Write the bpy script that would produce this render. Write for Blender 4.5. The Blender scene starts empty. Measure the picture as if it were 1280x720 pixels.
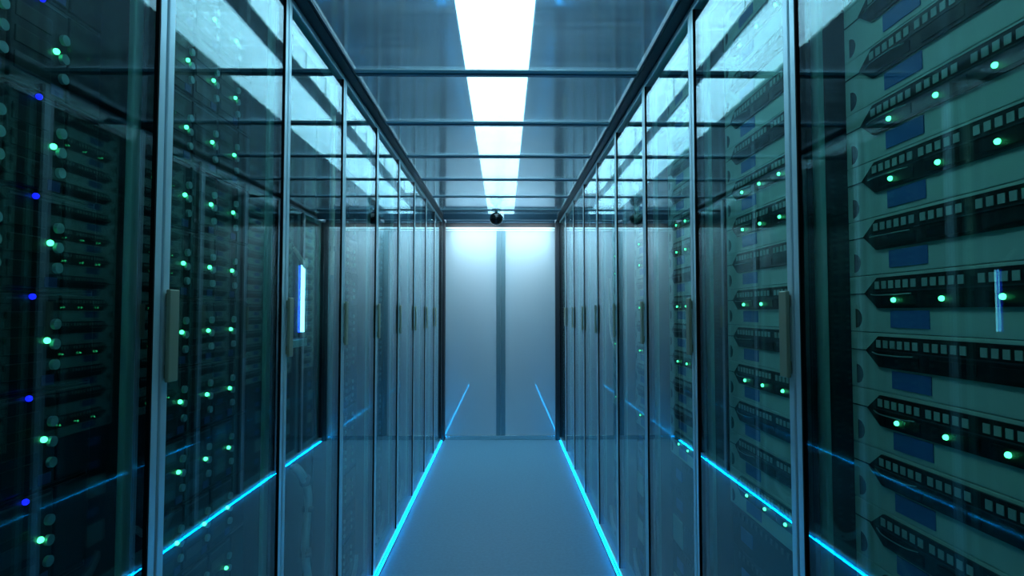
import bpy, bmesh, math, random
from mathutils import Vector, Matrix
random.seed(7)
SC = bpy.context.scene
COL = SC.collection
R = math.radians

# ------------------------------------------------------------------ camera, world, exposure
F_PX = 732.0
cam_data = bpy.data.cameras.new('camera')
cam_data.sensor_width = 36.0
cam_data.lens = F_PX / 1280 * 36.0
cam_data.clip_start = 0.02
cam = bpy.data.objects.new('camera', cam_data)
COL.objects.link(cam)
cam.location = (0, 0, 1.30)
cam.rotation_euler = (R(90) + math.atan(30 / F_PX), 0, -math.atan(10 / F_PX))
SC.camera = cam

world = bpy.data.worlds.new('world')
SC.world = world
world.use_nodes = True
world.node_tree.nodes['Background'].inputs[0].default_value = (0.02, 0.06, 0.1, 1)
world.node_tree.nodes['Background'].inputs[1].default_value = 0.3

SC.view_settings.view_transform = 'Standard'
SC.view_settings.look = 'None'
SC.view_settings.gamma = 1.0
SC.view_settings.use_curve_mapping = False
SC.view_settings.exposure = 0.0
cy = SC.cycles
cy.max_bounces = 24
cy.diffuse_bounces = 4
cy.glossy_bounces = 10
cy.transmission_bounces = 8
cy.transparent_max_bounces = 40
cy.sample_clamp_indirect = 6.0
cy.use_denoising = True
cy.caustics_reflective = True

CEIL_L = 6.6        # ceiling light panels
WASH_L = 23.0       # added light panels that brighten the top of the end door
STRIP_L = 26.0       # floor light strips

# dimensions (metres; x right, y along the aisle, z up)
XL, XR = -0.63, 0.57          # faces of the glass doors
W = 0.607                     # cabinet pitch
YL0, YR0 = 1.087 - W, 1.146 - W # near edge of the first cabinet on each side
N = 9
YEND = 6.01
ZC = 2.245                    # ceiling
DH = 2.235                    # door height
REC = 0.083                   # equipment recess behind the door face

# ------------------------------------------------------------------ materials
MAT = {}
def mat(name, color=(.5, .5, .5), rough=.5, metal=0.0, emit=None, strength=0.0, aniso=0.0, rot=0.0, spec=.5, noise=None):
    m = bpy.data.materials.new(name); m.use_nodes = True
    nt = m.node_tree; b = nt.nodes['Principled BSDF']
    b.inputs['Base Color'].default_value = (*color, 1)
    b.inputs['Roughness'].default_value = rough
    b.inputs['Metallic'].default_value = metal
    b.inputs['Specular IOR Level'].default_value = spec
    if aniso:
        b.inputs['Anisotropic'].default_value = aniso
        b.inputs['Anisotropic Rotation'].default_value = rot
    if emit:
        b.inputs['Emission Color'].default_value = (*emit, 1)
        b.inputs['Emission Strength'].default_value = strength
    if noise:
        sc, amt = noise
        tc = nt.nodes.new('ShaderNodeTexCoord'); n = nt.nodes.new('ShaderNodeTexNoise')
        n.inputs['Scale'].default_value = sc; n.inputs['Detail'].default_value = 6
        nt.links.new(tc.outputs['Object'], n.inputs['Vector'])
        mr = nt.nodes.new('ShaderNodeMapRange')
        mr.inputs['To Min'].default_value = 1 - amt; mr.inputs['To Max'].default_value = 1 + amt
        nt.links.new(n.outputs['Fac'], mr.inputs['Value'])
        mx = nt.nodes.new('ShaderNodeMix'); mx.data_type = 'RGBA'; mx.blend_type = 'MULTIPLY'
        mx.inputs['Factor'].default_value = 1
        mx.inputs['A'].default_value = (*color, 1)
        nt.links.new(mr.outputs['Result'], mx.inputs['B'])
        nt.links.new(mx.outputs['Result'], b.inputs['Base Color'])
    MAT[name] = m
    return m

def glass_mat(name, tint, f0, rough=0.0):
    m = bpy.data.materials.new(name); m.use_nodes = True
    nt = m.node_tree; nt.nodes.clear()
    out = nt.nodes.new('ShaderNodeOutputMaterial')
    mix = nt.nodes.new('ShaderNodeMixShader')
    tr = nt.nodes.new('ShaderNodeBsdfTransparent'); tr.inputs['Color'].default_value = (*tint, 1)
    gl = nt.nodes.new('ShaderNodeBsdfGlossy'); gl.inputs['Color'].default_value = (.84, .96, 1, 1)
    gl.inputs['Roughness'].default_value = rough
    lw = nt.nodes.new('ShaderNodeLayerWeight'); lw.inputs['Blend'].default_value = .5
    pw = nt.nodes.new('ShaderNodeMath'); pw.operation = 'POWER'; pw.inputs[1].default_value = 4.5
    mr = nt.nodes.new('ShaderNodeMapRange'); mr.inputs['To Min'].default_value = f0; mr.inputs['To Max'].default_value = 1.0
    nt.links.new(lw.outputs['Facing'], pw.inputs[0]); nt.links.new(pw.outputs[0], mr.inputs['Value'])
    nt.links.new(mr.outputs['Result'], mix.inputs['Fac'])
    nt.links.new(tr.outputs[0], mix.inputs[1]); nt.links.new(gl.outputs[0], mix.inputs[2])
    nt.links.new(mix.outputs[0], out.inputs['Surface'])
    MAT[name] = m
    return m

mat('floor_vinyl', (.10, .30, .46), .55, spec=.3, noise=(60, .18))
mat('dark_trim', (.012, .02, .03), .4)
mat('grey_trim', (.06, .10, .13), .35, metal=.3)
mat('wall_dark', (.03, .05, .07), .5)
mat('door_frame', (.56, .78, .85), .35, metal=.5)
mat('cabinet_frame', (.40, .70, .70), .4, metal=.3)
mat('cabinet_inside', (.016, .024, .03), .55)
mat('rail_metal', (.05, .08, .10), .4, metal=.3)
mat('handle_metal', (.30, .36, .26), .35, metal=.5)
mat('pale_plate', (.56, .77, .72), .45, spec=.4, noise=(35, .06))
mat('black_plastic', (.006, .009, .011), .3)
mat('dark_plate', (.005, .009, .013), .45, spec=.3)
mat('dark_plate_line', (.03, .045, .06), .35)
mat('slot_pale', (.42, .58, .56), .5)
mat('wire_glint', (.35, .5, .5), .3, metal=.5)
mat('label_blue', (.05, .18, .50), .5)
mat('label_blue_dark', (.012, .04, .16), .5)
mat('latch_silver', (.24, .42, .44), .35, metal=.3)
mat('led_green', (.02, .3, .1), .3, emit=(.07, 1, .36), strength=6)
mat('led_blue', (.02, .02, .3), .3, emit=(.004, .008, 1), strength=4)
mat('panel_light', (.8, .9, .95), .5, emit=(.60, .88, 1.0), strength=CEIL_L)
mat('strip_light', (.1, .4, .8), .5, emit=(.0, .40, 1.0), strength=STRIP_L)
mat('tube_light', (.2, .5, .9), .4, emit=(.22, .75, 1.0), strength=7)
mat('blue_edge_glow', (.02, .05, .5), .4, emit=(.005, .02, 1.0), strength=2.5)  # blue glow along the lamp's edge, put in as emission colour
mat('gasket', (.004, .005, .006), .7, spec=.1)
mat('white_plastic', (.6, .65, .62), .4)
mat('cable_beige', (.80, .80, .66), .5)
mat('cable_grey', (.70, .80, .84), .45)
mat('cable_tie', (.01, .012, .015), .5)
mat('dome_black', (.004, .006, .008), .06)
mat('joint_metal', (.10, .18, .24), .3, metal=.8)
mat('joint_pale', (.40, .55, .62), .5)
mat('stile_metal', (.14, .27, .33), .3, metal=.4)
mat('chrome', (.5, .65, .7), .2, metal=1)
mat('wash_light', (.8, .9, .95), .5, emit=(.78, .94, 1.0), strength=WASH_L)
glass_mat('door_glass', (.79, .92, .885), .068)
for n in ('led_blue',):
    MAT[n].cycles.emission_sampling = 'NONE'

def brushed(name, color, rough, aniso, tangent_axis, streak, diff=0.0, sharp=0.0, bump=.0):
    """metal brushed along one axis: long fine streaks in the roughness"""
    m = bpy.data.materials.new(name); m.use_nodes = True
    nt = m.node_tree; nt.nodes.clear(); N_ = nt.nodes.new; L = nt.links.new
    out = N_('ShaderNodeOutputMaterial')
    tan = N_('ShaderNodeTangent'); tan.direction_type = 'RADIAL'; tan.axis = tangent_axis
    g = N_('ShaderNodeBsdfAnisotropic'); g.inputs['Color'].default_value = (*color, 1)
    g.inputs['Anisotropy'].default_value = aniso
    tc = N_('ShaderNodeTexCoord'); mp = N_('ShaderNodeMapping'); mp.inputs['Scale'].default_value = streak
    nz = N_('ShaderNodeTexNoise'); nz.inputs['Scale'].default_value = 1; nz.inputs['Detail'].default_value = 4
    L(tc.outputs['Object'], mp.inputs['Vector']); L(mp.outputs[0], nz.inputs['Vector'])
    mr = N_('ShaderNodeMapRange'); mr.inputs['To Min'].default_value = rough * .7; mr.inputs['To Max'].default_value = rough * 1.3
    L(nz.outputs['Fac'], mr.inputs['Value']); L(mr.outputs[0], g.inputs['Roughness'])
    L(tan.outputs[0], g.inputs['Tangent'])
    cur = g
    if bump:
        bp = N_('ShaderNodeBump'); bp.inputs['Strength'].default_value = bump; bp.inputs['Distance'].default_value = .01
        n2 = N_('ShaderNodeTexNoise'); n2.inputs['Scale'].default_value = 2.2; n2.inputs['Detail'].default_value = 1
        L(tc.outputs['Object'], n2.inputs['Vector']); L(n2.outputs['Fac'], bp.inputs['Height']); L(bp.outputs[0], g.inputs['Normal'])
    if diff:
        d = N_('ShaderNodeBsdfDiffuse'); d.inputs['Color'].default_value = (*color, 1)
        mx = N_('ShaderNodeMixShader'); mx.inputs['Fac'].default_value = diff
        L(cur.outputs[0], mx.inputs[1]); L(d.outputs[0], mx.inputs[2]); cur = mx
    if sharp:
        s = N_('ShaderNodeBsdfGlossy'); s.inputs['Roughness'].default_value = .004; s.inputs['Color'].default_value = (.9, .97, 1, 1)
        mx = N_('ShaderNodeMixShader'); mx.inputs['Fac'].default_value = sharp
        L(cur.outputs[0], mx.inputs[1]); L(s.outputs[0], mx.inputs[2]); cur = mx
    L(cur.outputs[0], out.inputs['Surface'])
    MAT[name] = m

def roof_sheet():
    """clear ribbed plastic: fine ribs across the aisle, glossy and slightly wavy, a little haze"""
    m = bpy.data.materials.new('roof_sheet'); m.use_nodes = True
    nt = m.node_tree; nt.nodes.clear(); N_ = nt.nodes.new; L = nt.links.new
    out = N_('ShaderNodeOutputMaterial')
    tc = N_('ShaderNodeTexCoord')
    mp = N_('ShaderNodeMapping'); mp.inputs['Scale'].default_value = (1.2, 120, 1)
    nz = N_('ShaderNodeTexNoise'); nz.inputs['Scale'].default_value = 1; nz.inputs['Detail'].default_value = 3
    L(tc.outputs['Object'], mp.inputs['Vector']); L(mp.outputs[0], nz.inputs['Vector'])
    rp = N_('ShaderNodeMapRange'); rp.inputs['From Min'].default_value = .3; rp.inputs['From Max'].default_value = .7
    rp.inputs['To Min'].default_value = .02; rp.inputs['To Max'].default_value = .19
    L(nz.outputs['Fac'], rp.inputs['Value'])
    tr = N_('ShaderNodeBsdfTransparent'); tr.inputs['Color'].default_value = (.80, .93, .97, 1)
    tl = N_('ShaderNodeBsdfTranslucent'); tl.inputs['Color'].default_value = (.55, .75, .88, 1)
    df = N_('ShaderNodeBsdfDiffuse'); df.inputs['Color'].default_value = (.55, .75, .88, 1)
    hz = N_('ShaderNodeMixShader'); hz.inputs['Fac'].default_value = .6
    L(tl.outputs[0], hz.inputs[1]); L(df.outputs[0], hz.inputs[2])
    m1 = N_('ShaderNodeMixShader'); L(rp.outputs[0], m1.inputs['Fac']); L(tr.outputs[0], m1.inputs[1]); L(hz.outputs[0], m1.inputs[2])
    gl = N_('ShaderNodeBsdfAnisotropic'); gl.inputs['Color'].default_value = (.9, .97, 1, 1)
    gl.inputs['Roughness'].default_value = .08; gl.inputs['Anisotropy'].default_value = .5
    tan = N_('ShaderNodeTangent'); tan.direction_type = 'RADIAL'; tan.axis = 'X'
    L(tan.outputs[0], gl.inputs['Tangent'])
    bp = N_('ShaderNodeBump'); bp.inputs['Strength'].default_value = .15; bp.inputs['Distance'].default_value = .01
    n2 = N_('ShaderNodeTexNoise'); n2.inputs['Scale'].default_value = 2.5; n2.inputs['Detail'].default_value = 1
    L(tc.outputs['Object'], n2.inputs['Vector']); L(n2.outputs['Fac'], bp.inputs['Height']); L(bp.outputs[0], gl.inputs['Normal'])
    lw = N_('ShaderNodeLayerWeight'); lw.inputs['Blend'].default_value = .5
    pw = N_('ShaderNodeMath'); pw.operation = 'POWER'; pw.inputs[1].default_value = 3.0
    mr = N_('ShaderNodeMapRange'); mr.inputs['To Min'].default_value = .10; mr.inputs['To Max'].default_value = .95
    L(lw.outputs['Facing'], pw.inputs[0]); L(pw.outputs[0], mr.inputs['Value'])
    m2 = N_('ShaderNodeMixShader'); L(mr.outputs[0], m2.inputs['Fac']); L(m1.outputs[0], m2.inputs[1]); L(gl.outputs[0], m2.inputs[2])
    L(m2.outputs[0], out.inputs['Surface'])
    MAT['roof_sheet'] = m
roof_sheet()
brushed('end_door_metal', (.40, .54, .62), .42, .5, 'Z', (120, 1, 2), diff=.5, sharp=.10)

# ------------------------------------------------------------------ mesh helpers
class MB:
    """collects shapes, then links them as ONE mesh object"""
    def __init__(self): self.bm = bmesh.new(); self.mats = []
    def mi(self, m):
        if m not in self.mats: self.mats.append(m)
        return self.mats.index(m)
    def _tag(self, verts, m):
        i = self.mi(m)
        for f in {f for v in verts for f in v.link_faces}: f.material_index = i
    def box(self, x0, x1, y0, y1, z0, z1, m, bevel=0.0):
        r = bmesh.ops.create_cube(self.bm, size=1)
        vs = r['verts']
        bmesh.ops.scale(self.bm, verts=vs, vec=(x1 - x0, y1 - y0, z1 - z0))
        bmesh.ops.translate(self.bm, verts=vs, vec=((x0 + x1) / 2, (y0 + y1) / 2, (z0 + z1) / 2))
        if bevel:
            es = list({e for v in vs for e in v.link_edges})
            rb = bmesh.ops.bevel(self.bm, geom=es, offset=bevel, segments=2, affect='EDGES', profile=.5)
            vs = rb['verts']
            i = self.mi(m)
            for f in rb['faces']: f.material_index = i
        self._tag(vs, m)
        return self
    def prism(self, pts, y0, y1, m):
        """polygon in x,z extruded along y"""
        a = [self.bm.verts.new((x, y0, z)) for x, z in pts]
        b = [self.bm.verts.new((x, y1, z)) for x, z in pts]
        n = len(pts); i = self.mi(m); fs = [self.bm.faces.new(a), self.bm.faces.new(b[::-1])]
        for k in range(n): fs.append(self.bm.faces.new((a[k], b[k], b[(k + 1) % n], a[(k + 1) % n])))
        for f in fs: f.material_index = i
        bmesh.ops.recalc_face_normals(self.bm, faces=fs)
        return self
    def disc(self, cx, cy_, cz, r, h, axis, m, seg=16, r2=None):
        res = bmesh.ops.create_cone(self.bm, cap_ends=True, segments=seg, radius1=r, radius2=r if r2 is None else r2, depth=h)
        rot = {'Y': Matrix.Rotation(R(90), 4, 'X'), 'X': Matrix.Rotation(R(90), 4, 'Y'), 'Z': Matrix.Identity(4)}[axis]
        bmesh.ops.transform(self.bm, matrix=Matrix.Translation((cx, cy_, cz)) @ rot, verts=res['verts'])
        self._tag(res['verts'], m)
        return self
    def ball(self, cx, cy_, cz, r, m, sx=1, sy=1, sz=1, seg=16):
        res = bmesh.ops.create_uvsphere(self.bm, u_segments=seg, v_segments=max(6, seg // 2), radius=r)
        bmesh.ops.transform(self.bm, matrix=Matrix.Translation((cx, cy_, cz)) @ Matrix.Diagonal((sx, sy, sz, 1)), verts=res['verts'])
        self._tag(res['verts'], m)
        for f in {f for v in res['verts'] for f in v.link_faces}: f.smooth = True
        return self
    def tube(self, pts, r, m, seg=8, ripple=0.0):
        pts = [Vector(p) for p in pts]; rings = []
        up = Vector((0.13, 1, .21)).normalized()
        for k, p in enumerate(pts):
            d = (pts[min(k + 1, len(pts) - 1)] - pts[max(k - 1, 0)]).normalized()
            s = d.cross(up).normalized(); t = d.cross(s)
            rr = r * (1 + (ripple if k % 2 else 0))
            rings.append([self.bm.verts.new(p + (s * math.cos(a) + t * math.sin(a)) * rr)
                          for a in [2 * math.pi * j / seg for j in range(seg)]])
        i = self.mi(m); fs = []
        for a, b in zip(rings, rings[1:]):
            for j in range(seg): fs.append(self.bm.faces.new((a[j], a[(j + 1) % seg], b[(j + 1) % seg], b[j])))
        fs.append(self.bm.faces.new(rings[0][::-1])); fs.append(self.bm.faces.new(rings[-1]))
        for f in fs: f.material_index = i; f.smooth = True
        bmesh.ops.recalc_face_normals(self.bm, faces=fs)
        return self
    def build(self, name, parent=None, loc=(0, 0, 0)):
        me = bpy.data.meshes.new(name); self.bm.to_mesh(me); self.bm.free()
        for m in self.mats: me.materials.append(MAT[m])
        o = bpy.data.objects.new(name, me); COL.objects.link(o)
        o.location = loc
        if parent: o.parent = parent
        return o

def curve_pts(ctrl, n=24):
    """Catmull-Rom through control points"""
    c = [Vector(p) for p in ctrl]; c = [c[0] * 2 - c[1]] + c + [c[-1] * 2 - c[-2]]
    out = []
    segs = len(c) - 3
    for s in range(segs):
        p0, p1, p2, p3 = c[s:s + 4]
        for k in range(n):
            t = k / n
            out.append(.5 * ((2 * p1) + (-p0 + p2) * t + (2 * p0 - 5 * p1 + 4 * p2 - p3) * t * t + (-p0 + 3 * p1 - 3 * p2 + p3) * t ** 3))
    out.append(c[-2])
    return out

def tag(o, label, cat, group=None):
    o['label'] = label; o['category'] = cat
    if group: o['group'] = group
    return o
def struct(o): o['kind'] = 'structure'; return o
def empty(name, loc=(0, 0, 0), rz=0.0):
    o = bpy.data.objects.new(name, None); COL.objects.link(o); o.empty_display_size = .05
    o.location = loc; o.rotation_euler = (0, 0, rz)
    return o
def copy_tree(o, parent=None):
    kids = KIDS.get(o.name) or [c for c in bpy.data.objects if c.parent == o]
    KIDS[o.name] = kids
    c = o.copy(); COL.objects.link(c); c.parent = parent
    for k in kids: copy_tree(k, c)
    return c
KIDS = {}
USED = set()
def place(proto, loc, rz):
    """the prototype itself the first time, a copy of it and its parts after that"""
    if proto.name in USED: o = copy_tree(proto)
    else:
        USED.add(proto.name); KIDS.clear()
        o = proto; _ = 0
    o.location = loc; o.rotation_euler = (0, 0, rz)
    return o
ORD = ['nearest', 'second', 'third', 'fourth', 'fifth', 'sixth', 'seventh', 'eighth', 'farthest']
TOPS = ['topmost'] + [s + ' from the top' for s in
        ('second', 'third', 'fourth', 'fifth', 'sixth', 'seventh', 'eighth', 'ninth', 'tenth', 'eleventh', 'twelfth',
         'thirteenth', 'fourteenth', 'fifteenth', 'sixteenth', 'seventeenth', 'eighteenth')]

# ------------------------------------------------------------------ the setting
Y0 = -1.6
struct(MB().box(XL - 2.0, XR + 2.0, Y0 - .1, 8.6, -.06, 0, 'floor_vinyl').build('floor'))
YJ = [2.29 + .62 * k for k in range(-6, 7)]
ZR = 3.08                      # ceiling of the hall the glass aisle stands in
WX0, WX1, WY1 = XL - 2.0, XR + 2.0, 8.6
struct(MB().box(WX0, WX1, Y0 - .1, WY1, ZR, ZR + .06, 'wall_dark').build('ceiling'))
tn = 1
for a, b in list(zip(YJ, YJ[1:])) + [(YJ[-1], YEND + .02)]:
    struct(MB().box(XL + .045, XR - .045, a + .004, b - .004, ZC, ZC + .006, 'roof_sheet').build('trim_%d' % tn)); tn += 1
for y in YJ[1:]:
    struct(MB().box(XL + .045, XR - .045, y - .012, y + .012, ZC - .009, ZC + .001, 'joint_metal', .002).box(XL + .045, XR - .045, y - .040, y - .0122, ZC - .004, ZC + .001, 'joint_pale', .001).build('trim_%d' % tn)); tn += 1
for x in (XL + .041, XR - .041):     # bright edge rails of the ceiling tray
    s = .004
    struct(MB().box(x - s, x + s, Y0, YEND, ZC - .004, ZC + .02, 'grey_trim', .001).build('trim_%d' % tn)); tn += 1
for x0, x1 in ((XL - .03, XL + .036), (XR - .036, XR + .03)):
    struct(MB().box(x0, x1, Y0, YEND, DH + .003, ZC + .02, 'dark_trim').build('trim_%d' % tn)); tn += 1
# the closed ends and the walls beside the camera
struct(MB().box(WX0, WX1, Y0 - .1, Y0, 0, ZR, 'wall_dark').build('wall_back'))
struct(MB().box(WX0, WX1, WY1, WY1 + .1, 0, ZR, 'wall_dark').build('wall_front'))
struct(MB().box(WX0 - .1, WX0, Y0, WY1, 0, ZR, 'wall_dark').build('wall_left'))
struct(MB().box(WX1, WX1 + .1, Y0, WY1, 0, ZR, 'wall_dark').build('wall_right'))
struct(MB().box(XL - .1, XL, Y0, YL0, 0, DH, 'wall_dark').build('trim_%d' % tn)); tn += 1
struct(MB().box(XR, XR + .1, Y0, YR0, 0, DH, 'wall_dark').build('trim_%d' % tn)); tn += 1
fw = MB()
fw.box(XL - .2, XL + .03, YEND, YEND + .1, 0, ZC + .045, 'dark_trim')
fw.box(XR - .045, XR + .2, YEND, YEND + .1, 0, ZC + .045, 'dark_trim')
fw.box(XL + .03, XR - .045, YEND + .0, YEND + .1, 2.15, ZC, 'dark_trim')
fw.box(XL + .03, XR - .045, YEND - .012, YEND, 2.152, 2.1715, 'door_frame', .003)
fw.box(XL + .03, XR - .045, YEND - .006, YEND, 2.215, 2.235, 'joint_metal', .002)
struct(fw.build('trim_%d' % tn)); tn += 1
for n, x in enumerate((-.325, .255)):
    t = empty('door_light', (x, 5.70, ZC - .008))  # added fixture to wash the door leaf; front lip hides the emitter
    MB().box(-.25, .25, -.124, .124, -.012, .001, 'joint_metal', .001).box(-.25, .25, -.132, -.124, -.056, .001, 'joint_metal', .001).box(-.256, -.25, -.132, .124, -.050, .001, 'joint_metal').box(.25, .256, -.132, .124, -.050, .001, 'joint_metal').build('light_housing', t)
    MB().box(-.245, .245, -.119, .119, -.015, -.011, 'wash_light', .001).build('light_diffuser', t)
    tag(t, 'added light panel under the roof to brighten the %s leaf of the end door' % ('left', 'right')[n], 'light')
struct(MB().box(XL, XL + .028, YEND - .05, YEND, 0, ZC, 'dark_trim', .004).build('trim_%d' % tn)); tn += 1
struct(MB().box(XR - .045, XR, YEND - .03, YEND, 0, ZC, 'dark_trim', .004).build('trim_%d' % tn)); tn += 1
XC = -.032
for n, (a, b) in enumerate(((XL + .03, XC), (XC, XR - .045))):
    m = MB()
    m.box(a, b, YEND + .012, YEND + .04, .0, 2.15, 'end_door_metal')
    d = struct(m.build('door_%d' % (n + 1)))
    f = MB()
    f.box(a, b, YEND + .002, YEND + .014, .002, .045, 'chrome', .002)
    f.box(a, b, YEND + .002, YEND + .014, 2.135, 2.15, 'door_frame', .002)
    if n == 0: f.box(b - .046, b - .002, YEND - .004, YEND + .014, .045, 2.135, 'stile_metal', .003)
    else: f.box(a + .002, a + .046, YEND - .004, YEND + .014, .045, 2.135, 'stile_metal', .003)
    f.build('door_frame', d)

# ------------------------------------------------------------------ ceiling lights and floor light strips
for row, (z, hw, ys) in enumerate(((2.50, .155, (.2, 1.4, 2.6, 3.8, 5.0, 6.2)), (2.98, .15, (1.0, 2.2, 3.4, 4.6, 5.8, 7.0)))):
    for k, a in enumerate(ys):
        h = .597
        t = empty('ceiling_light', (-.035, a + h, z))
        MB().box(-hw - .008, hw + .008, -h, h, .0, .03, 'chrome', .002).build('light_housing', t)
        MB().box(-hw, hw, -h + .002, h - .002, -.006, .001, 'panel_light', .002).build('light_diffuser', t)
        for y in (-.4, .4): MB().disc(0, y, (ZR - z + .03) / 2, .004, ZR - z - .03, 'Z', 'chrome', 8).build('hanger', t)
        tag(t, '%s panel light of the %s row above the clear aisle roof' % (('nearest', 'second', 'third', 'fourth', 'fifth', 'farthest')[k], ('lower', 'upper')[row]),
            'ceiling light', 'hanging panel lights over the aisle')
for side, x in (('left', XL + .007), ('right', XR - .007)):
    t = empty('floor_light_strip', (x, 3.75, 0))
    MB().box(-.007, .007, -2.2, 2.2, .0, .004, 'dark_trim').build('channel', t)
    MB().box(-.0025, .0025, -2.2, 2.2, .0035, .0090, 'strip_light', .0005).build('diffuser', t)
    tag(t, 'glowing blue light strip along the floor under the %s glass doors' % side, 'light strip', 'light strips along the floor edges')

# ------------------------------------------------------------------ cabinets
# local frame: x across the front (seen from the aisle), y into the cabinet, z up
def make_cabinet(handle_x, x_dir):
    t = empty('server_cabinet')
    D = 1.05
    f = MB()
    for a, b in ((.002, .044), (W - .044, W - .002)): f.box(a, b, .034, .046, .02, DH, 'cabinet_frame', .003)
    f.box(.044, W - .044, .034, .046, .02, .07, 'cabinet_frame', .003)
    f.box(.044, W - .044, .034, .046, DH - .05, DH, 'cabinet_frame', .003)
    f.build('front_frame', t)
    for a in (.002, W - .014):
        MB().box(a, a + .012, .0465, D, .02, DH, 'cabinet_inside').build('side_panel', t)
    MB().box(.002, W - .002, D, D + .012, .02, DH, 'cabinet_inside').build('back_panel', t)
    MB().box(.014, W - .014, .061, D, DH - .014, DH - .002, 'cabinet_inside').build('top_panel', t)
    MB().box(.002, W - .002, .062, D, .0, .0195, 'cabinet_inside').build('base', t)
    for a in (.052, W - .074):
        r = MB(); r.box(a, a + .0215, REC + .008, REC + .03, .0195, DH - .014, 'rail_metal')
        for k in range(44): r.box(a + .006, a + .014, REC + .007, REC + .0085, .08 + k * .048, .088 + k * .048, 'black_plastic')
        r.build('mounting_rail', t)
    d = MB()
    e = .022
    d.box(.003, .003 + e, 0, .030, .013, DH, 'door_frame', .0025)
    d.box(W - .003 - e, W - .003, 0, .030, .013, DH, 'door_frame', .0025)
    d.box(.003 + e, W - .003 - e, 0, .030, .013, .013 + e, 'door_frame', .0025)
    d.box(.003 + e, W - .003 - e, 0, .030, DH - e, DH, 'door_frame', .0025)
    gx = W - .003 - e - .0045 if x_dir > 0 else .003 + e
    d.box(gx, gx + .0045, -.0005, .028, .013 + e, DH - e, 'gasket')
    door = d.build('glass_door', t)
    MB().box(.003 + e - .002, W - .003 - e + .002, .003, .009, .013 + e - .002, DH - e + .002, 'door_glass').build('glass_pane', door)
    h = MB()
    h.box(handle_x - .016, handle_x + .016, -.012, -.004, 1.170, 1.342, 'handle_metal', .002)
    for z in (1.19, 1.322): h.box(handle_x - .010, handle_x + .010, -.0045, .001, z - .012, z + .012, 'handle_metal')
    h.build('door_handle', door)
    return t
cab_left = make_cabinet(.022, 1)
cab_right = make_cabinet(W - .022, -1)
LY = [YL0 + W * i for i in range(N)]
RY = [YR0 + W * i for i in range(N)]
def left_pt(i, x, y, z): return (XL - y, LY[i] + x, z)
def right_pt(i, x, y, z): return (XR + y, RY[i] + W - x, z)
for i in range(N):
    o = place(cab_left, left_pt(i, 0, 0, 0), R(90))
    look = 'nearly empty black cabinet with lit tube' if i == 2 else 'black server cabinet with tall glass door'
    tag(o, '%s, %s on the left side of the aisle' % (look, ORD[i]), 'server cabinet', 'glass-doored cabinets lining the aisle')
for i in range(N):
    o = place(cab_right, right_pt(i, 0, 0, 0), R(-90))
    tag(o, 'glass-doored cabinet of pale slotted servers, %s on the right side of the aisle' % ORD[i],
        'server cabinet', 'glass-doored cabinets lining the aisle')

# ------------------------------------------------------------------ servers, right: pale face, black pointed band
PR = .1015
def make_slotted(lit):
    t = empty('rack_server')
    h = PR - .001; w = W - .15 + .02          # ears reach over the rails
    x0, x1 = .050, W - .050
    f = MB()
    cz = .0 + .028                             # half-round cut in the ear, drawn as a dark recess
    f.box(x0, x1, 0, .0065, 0, h, 'pale_plate', .0012)
    for xc, sg in ((x0 + .017, 1), (x1 - .017, -1)):      # solid black half-discs, painted shade for the ear openings
        pts = [(xc + sg * .0185 * math.cos(a), .024 + .0175 * math.sin(a)) for a in [-math.pi / 2 + math.pi * k / 10 for k in range(11)]]
        f.prism(pts, -.0006, .001, 'black_plastic')
    f.build('faceplate', t)
    MB().box(.076, W - .076, .0065, .62, .001, h - .001, 'dark_plate').build('chassis', t)
    b = MB()
    c = .0685; hh = .0265
    a0, a1 = .100, W - .100
    b.prism([(a0, c), (a0 + .036, c - hh), (a1 - .036, c - hh), (a1, c), (a1 - .036, c + hh), (a0 + .036, c + hh)], -.004, .001, 'black_plastic')
    b.box(x0, a0 + .008, -.0012, .001, c - .001, c + .001, 'black_plastic')
    b.box(a0 + .018, a1 - .018, -.0055, -.003, c + .001, c + .003, 'dark_plate_line')
    for g, n in ((.132, 6), (.247, 5), (.355, 5)):
        for k in range(n):
            b.box(g + k * .018, g + k * .018 + .0112, -.0052, -.003, c + .007, c + .020, 'slot_pale')
    for g in (.150, .262, .368):
        b.box(g, g + .085, -.006, -.003, c - .0215, c - .0045, 'dark_plate')
    b.tube(curve_pts([(.12, -.0045, c - .002), (.15, -.013, c - .004), (.20, -.013, c - .004), (.222, -.0045, c - .003)], 6), .0011, 'wire_glint', 6)
    b.build('slotted_band', t)
    MB().box(.166, .256, -.0015, .001, .009, .038, 'label_blue').build('label', t)['label'] = 'blue rectangular label'
    if lit:
        for x in (.184, .291, .397):
            MB().ball(x, -.0075, c - .013, .0042, 'led_green', seg=12).build('indicator_light', t)['label'] = 'green glowing indicator light'
    return t
slot_lit, slot_dark = make_slotted(True), make_slotted(False)
PLIT = {7, 3, 2, 0, -2, -5}

def make_dark_server(pale):
    """darker unit low in the right cabinets"""
    t = empty('rack_server')
    x0, x1 = .065, W - .065; h = .1085
    f = MB(); f.box(x0, x1, 0, .0065, 0, h, 'dark_plate', .0015)
    for k in range(14): f.box(.11 + k * .028, .11 + k * .028 + .012, -.002, .001, h - .022, h - .009, 'dark_plate_line')
    f.build('faceplate', t)
    MB().box(.076, W - .076, .0065, .6, .001, h - .001, 'dark_plate').build('chassis', t)
    if pale: MB().box(.085, .20, -.004, .001, .006, h - .006, 'slot_pale', .002).build('cover_panel', t)['label'] = 'pale grey cover panel'
    else: MB().box(.13, .20, -.003, .001, .03, .065, 'label_blue').build('label', t)['label'] = 'blue rectangular label'
    return t
low_blue, low_pale = make_dark_server(False), make_dark_server(True)

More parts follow.
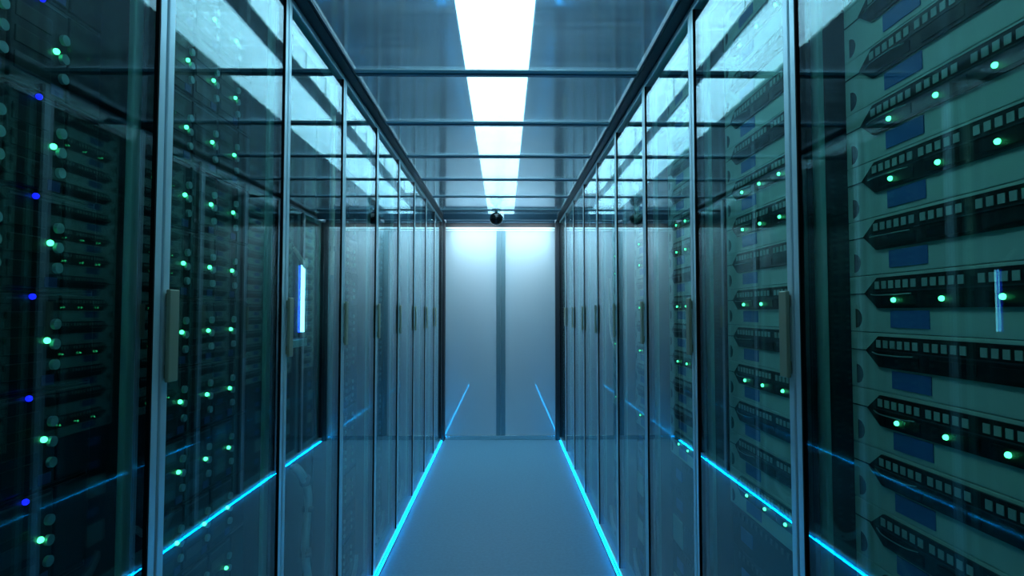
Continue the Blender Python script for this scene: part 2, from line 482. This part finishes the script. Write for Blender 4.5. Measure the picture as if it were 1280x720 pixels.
for i in range(N):
    top = 8
    for n, k in enumerate(range(top, -6, -1)):
        z = 1.32 + PR * k + .013 - .0685
        o = place(slot_lit if k in PLIT and i < 5 else slot_dark, right_pt(i, 0, REC, z), R(-90))
        what = 'pale server with green lights' if k in PLIT and i < 5 else 'pale unlit server'
        tag(o, '%s, %s in the %s right cabinet' % (what, TOPS[n], ORD[i]), 'server', 'slotted servers in the right-hand cabinets')
    zt = 1.32 - PR * 5 + .013 - .0685
    for n in range(6):
        z = zt - .110 * (n + 1)
        if z < .03: break
        pale = n == 2 or n == 4
        o = place(low_pale if pale else low_blue, right_pt(i, 0, REC, z), R(-90))
        what = 'dark server with pale cover' if pale else 'dark server with blue label'
        tag(o, '%s, %s below the slotted stack, %s right cabinet' % (what, TOPS[n].replace('from the top','down'), ORD[i]), 'server', 'dark servers low in the right-hand cabinets')

# ------------------------------------------------------------------ servers, left: dark modules, round latches
PL = .151
def make_modular(blue, lit=True):
    t = empty('rack_server')
    h = PL - .001; x0, x1 = .065, W - .065
    f = MB(); f.box(x0, x1, 0, .0065, 0, h, 'dark_plate', .0015)
    f.build('faceplate', t)
    MB().box(.076, W - .076, .0065, .62, .001, h - .001, 'dark_plate').build('chassis', t)
    zl = .075
    e = MB(); e.box(.068, .118, -.006, .001, .004, h - .004, 'dark_plate', .002); e.box(.466, x1 - .002, -.006, .001, .004, h - .004, 'dark_plate', .002)
    for q in range(5): e.box(.076, .110, -.0075, -.005, .02 + .024 * q, .032 + .024 * q, 'black_plastic')
    e.build('end_cover', t)
    for j, c in enumerate((.176, .291, .406)):
        m = MB()
        m.box(c - .054, c + .054, -.007, .001, .004, h - .004, 'dark_plate', .002)
        for q in range(3): m.box(c - .048, c + .02, -.009, -.006, .02 + .038 * q, .044 + .038 * q, 'black_plastic', .001)
        m.box(c - .048, c + .048, -.0085, -.006, h - .012, h - .009, 'dark_plate_line')
        mod = m.build('drive_module', t)
        if j < 3:
            for dz in (.025, -.006, -.038):
                MB().disc(c + .044, -.010, zl + dz, .0082, .006, 'Y', 'latch_silver', 14).build('latch', mod)['label'] = 'silver round latch'
            if lit: MB().ball(c + .028, -.0095, zl, .0048, 'led_green', seg=12).build('indicator_light', mod)['label'] = 'green glowing indicator light'
            MB().box(c + .022, c + .046, -.0085, -.0065, .006, .022, 'label_blue_dark').build('label', mod)['label'] = 'dark blue label'
            if blue and j == 2:
                MB().ball(c - .004, -.0105, .142, .0045, 'led_blue', seg=12).build('status_light', mod)['label'] = 'blue glowing status light'
    return t
mod_blue, mod_plain, mod_off = make_modular(True), make_modular(False), make_modular(False, False)
for i in range(N):
    if i == 2: continue
    n = 0
    for k in range(6, -8, -1):
        z = 1.256 + PL * k - .075
        if z + PL > 2.19 or z < .04: continue
        o = place(mod_blue if i == 0 else mod_plain if i < 3 else mod_off, left_pt(i, 0, REC, z), R(90))
        tag(o, 'black modular server, %s in the %s left cabinet' % (TOPS[n], ORD[i]),
            'server', 'black modular servers in the left-hand cabinets')
        n += 1

# ------------------------------------------------------------------ the nearly empty third cabinet on the left
def L3(x, y, z): return Vector(left_pt(2, x, y, z))
p = L3(.572, .145, 1.20)
t = empty('tube_lamp', p)
MB().disc(0, 0, .15, .0075, .262, 'Z', 'tube_light', 16).build('glowing_tube', t)
MB().disc(-.0115, -.003, .15, .0045, .258, 'Z', 'blue_edge_glow', 12).build('blue_side_glow', t)  # added cylinder imitating the blue glow beside the lamp tube
c = MB(); c.disc(0, 0, .0125, .0095, .022, 'Z', 'white_plastic', 16); c.disc(0, 0, .2905, .0095, .019, 'Z', 'white_plastic', 16); c.build('end_cap', t)
tag(t, 'upright glowing blue-white tube in the third cabinet on the left', 'lamp')
s = empty('equipment_shelf', L3(.10, .13, 1.185))
shelf = MB()
a = L3(.0745, .12, 0); b = L3(W - .016, .55, 0)
shelf.box(b.x - s.location.x, a.x - s.location.x, a.y - s.location.y, b.y - s.location.y, 0, .015, 'rail_metal', .002)
shelf.build('shelf_plate', s)
lip = MB(); lip.box(a.x - s.location.x - .003, a.x - s.location.x + .006, a.y - s.location.y, b.y - s.location.y, -.012, .015, 'cabinet_frame', .002)
lip.build('shelf_lip', s)
tag(s, 'thin dark shelf under the glowing tube in the third left cabinet', 'shelf')

def cable_bundle(name, ctrl, offs, r, m, ties, label, ripple=0.0, tie_r=None):
    t = empty(name, ctrl[0]); base = Vector(ctrl[0])
    pts = curve_pts([Vector(q) - base for q in ctrl], 12)
    cb = MB()
    for o_ in offs: cb.tube([q + Vector(o_) for q in pts], r, m, 8, ripple)
    cb.build('cables', t)
    tm = None
    for f in ties:
        k = int(f * (len(pts) - 2)); k = max(0, min(k, len(pts) - 2))
        tm = MB(); q = pts[k]; d = (pts[k + 1] - q).normalized()
        tm.tube([q - d * .009, q + d * .009], tie_r or r * 2.6, 'cable_tie', 10)
        tm.build('cable_tie', t)
    tag(t, label, 'cable')
    return t
cable_bundle('cable_bundle',
    [L3(.235, .05, .80), L3(.255, .04, .78), L3(.305, .036, .73), L3(.335, .034, .66), L3(.315, .034, .57), L3(.31, .034, .48), L3(.345, .034, .38), L3(.36, .034, .20), L3(.35, .05, .09)],
    [(0, .013, 0), (0, -.013, 0), (-.006, 0, 0)], .0085, 'cable_grey', (.25, .43, .62, .8),
    'grey bundled cables with black ties low in the third left cabinet', tie_r=.020)
cable_bundle('hanging_cable',
    [L3(.535, .024, 2.05), L3(.532, .022, 1.85), L3(.534, .022, 1.72), L3(.530, .022, 1.62), L3(.534, .022, 1.54), L3(.53, .022, 1.44)],
    [(0, .006, 0), (0, -.007, 0)], .0065, 'cable_beige', (.45, .82),
    'beige cables hanging down the far edge of the third left cabinet', tie_r=.0105)
cable_bundle('looped_cable',
    [L3(.556, .127, 1.505), L3(.545, .124, 1.485), L3(.53, .124, 1.478), L3(.50, .128, 1.50), L3(.48, .15, 1.54)],
    [(0, 0, 0), (0, .004, -.010)], .005, 'cable_beige', (),
    'thin beige cable looping above the glowing tube in the left cabinet')
def R_(i, x, y, z): return Vector(right_pt(i, x, y, z))
cable_bundle('looped_cable',
    [R_(4, .10, .06, 1.50), R_(4, .10, .055, 1.36), R_(4, .14, .05, 1.24), R_(4, .22, .045, 1.15), R_(4, .34, .045, 1.09), R_(4, .48, .05, 1.06), R_(4, .54, .07, 1.055)],
    [(0, 0, 0)], .005, 'cable_beige', (),
    'thin pale cable arcing in front of the servers in the fifth right cabinet')
for side, ids in (('left', (3, 4, 5)), ('right', (3, 4))):
    for i in ids:
        P = (lambda x, y, z: Vector(left_pt(i, x, y, z))) if side == 'left' else (lambda x, y, z: Vector(right_pt(i, W - x, y, z)))
        cable_bundle('cable_bundle',
            [P(.10, .042, .19), P(.15, .042, .15), P(.22, .042, .11), P(.30, .042, .095), P(.38, .042, .12), P(.43, .042, .18)],
            [(0, .0, .012), (0, 0, 0), (0, 0, -.012)], .008, 'cable_grey', (.5,),
            'short pale cable loop at the foot of the %s %s cabinet' % (ORD[i], side), tie_r=.012)

# ------------------------------------------------------------------ dome camera
t = empty('dome_camera', (-.072, 5.36, ZC))
MB().disc(0, 0, -.008, .045, .016, 'Z', 'chrome', 24).build('mount', t)
MB().disc(0, 0, -.03, .014, .032, 'Z', 'chrome', 16).build('stem', t)
MB().ball(0, 0, -.088, .060, 'dome_black', seg=32).build('dome', t)
MB().ball(0, -.053, -.088, .012, 'black_plastic', seg=16).build('lens', t)
tag(t, 'small black ball camera hanging from the ceiling before the end door', 'camera')
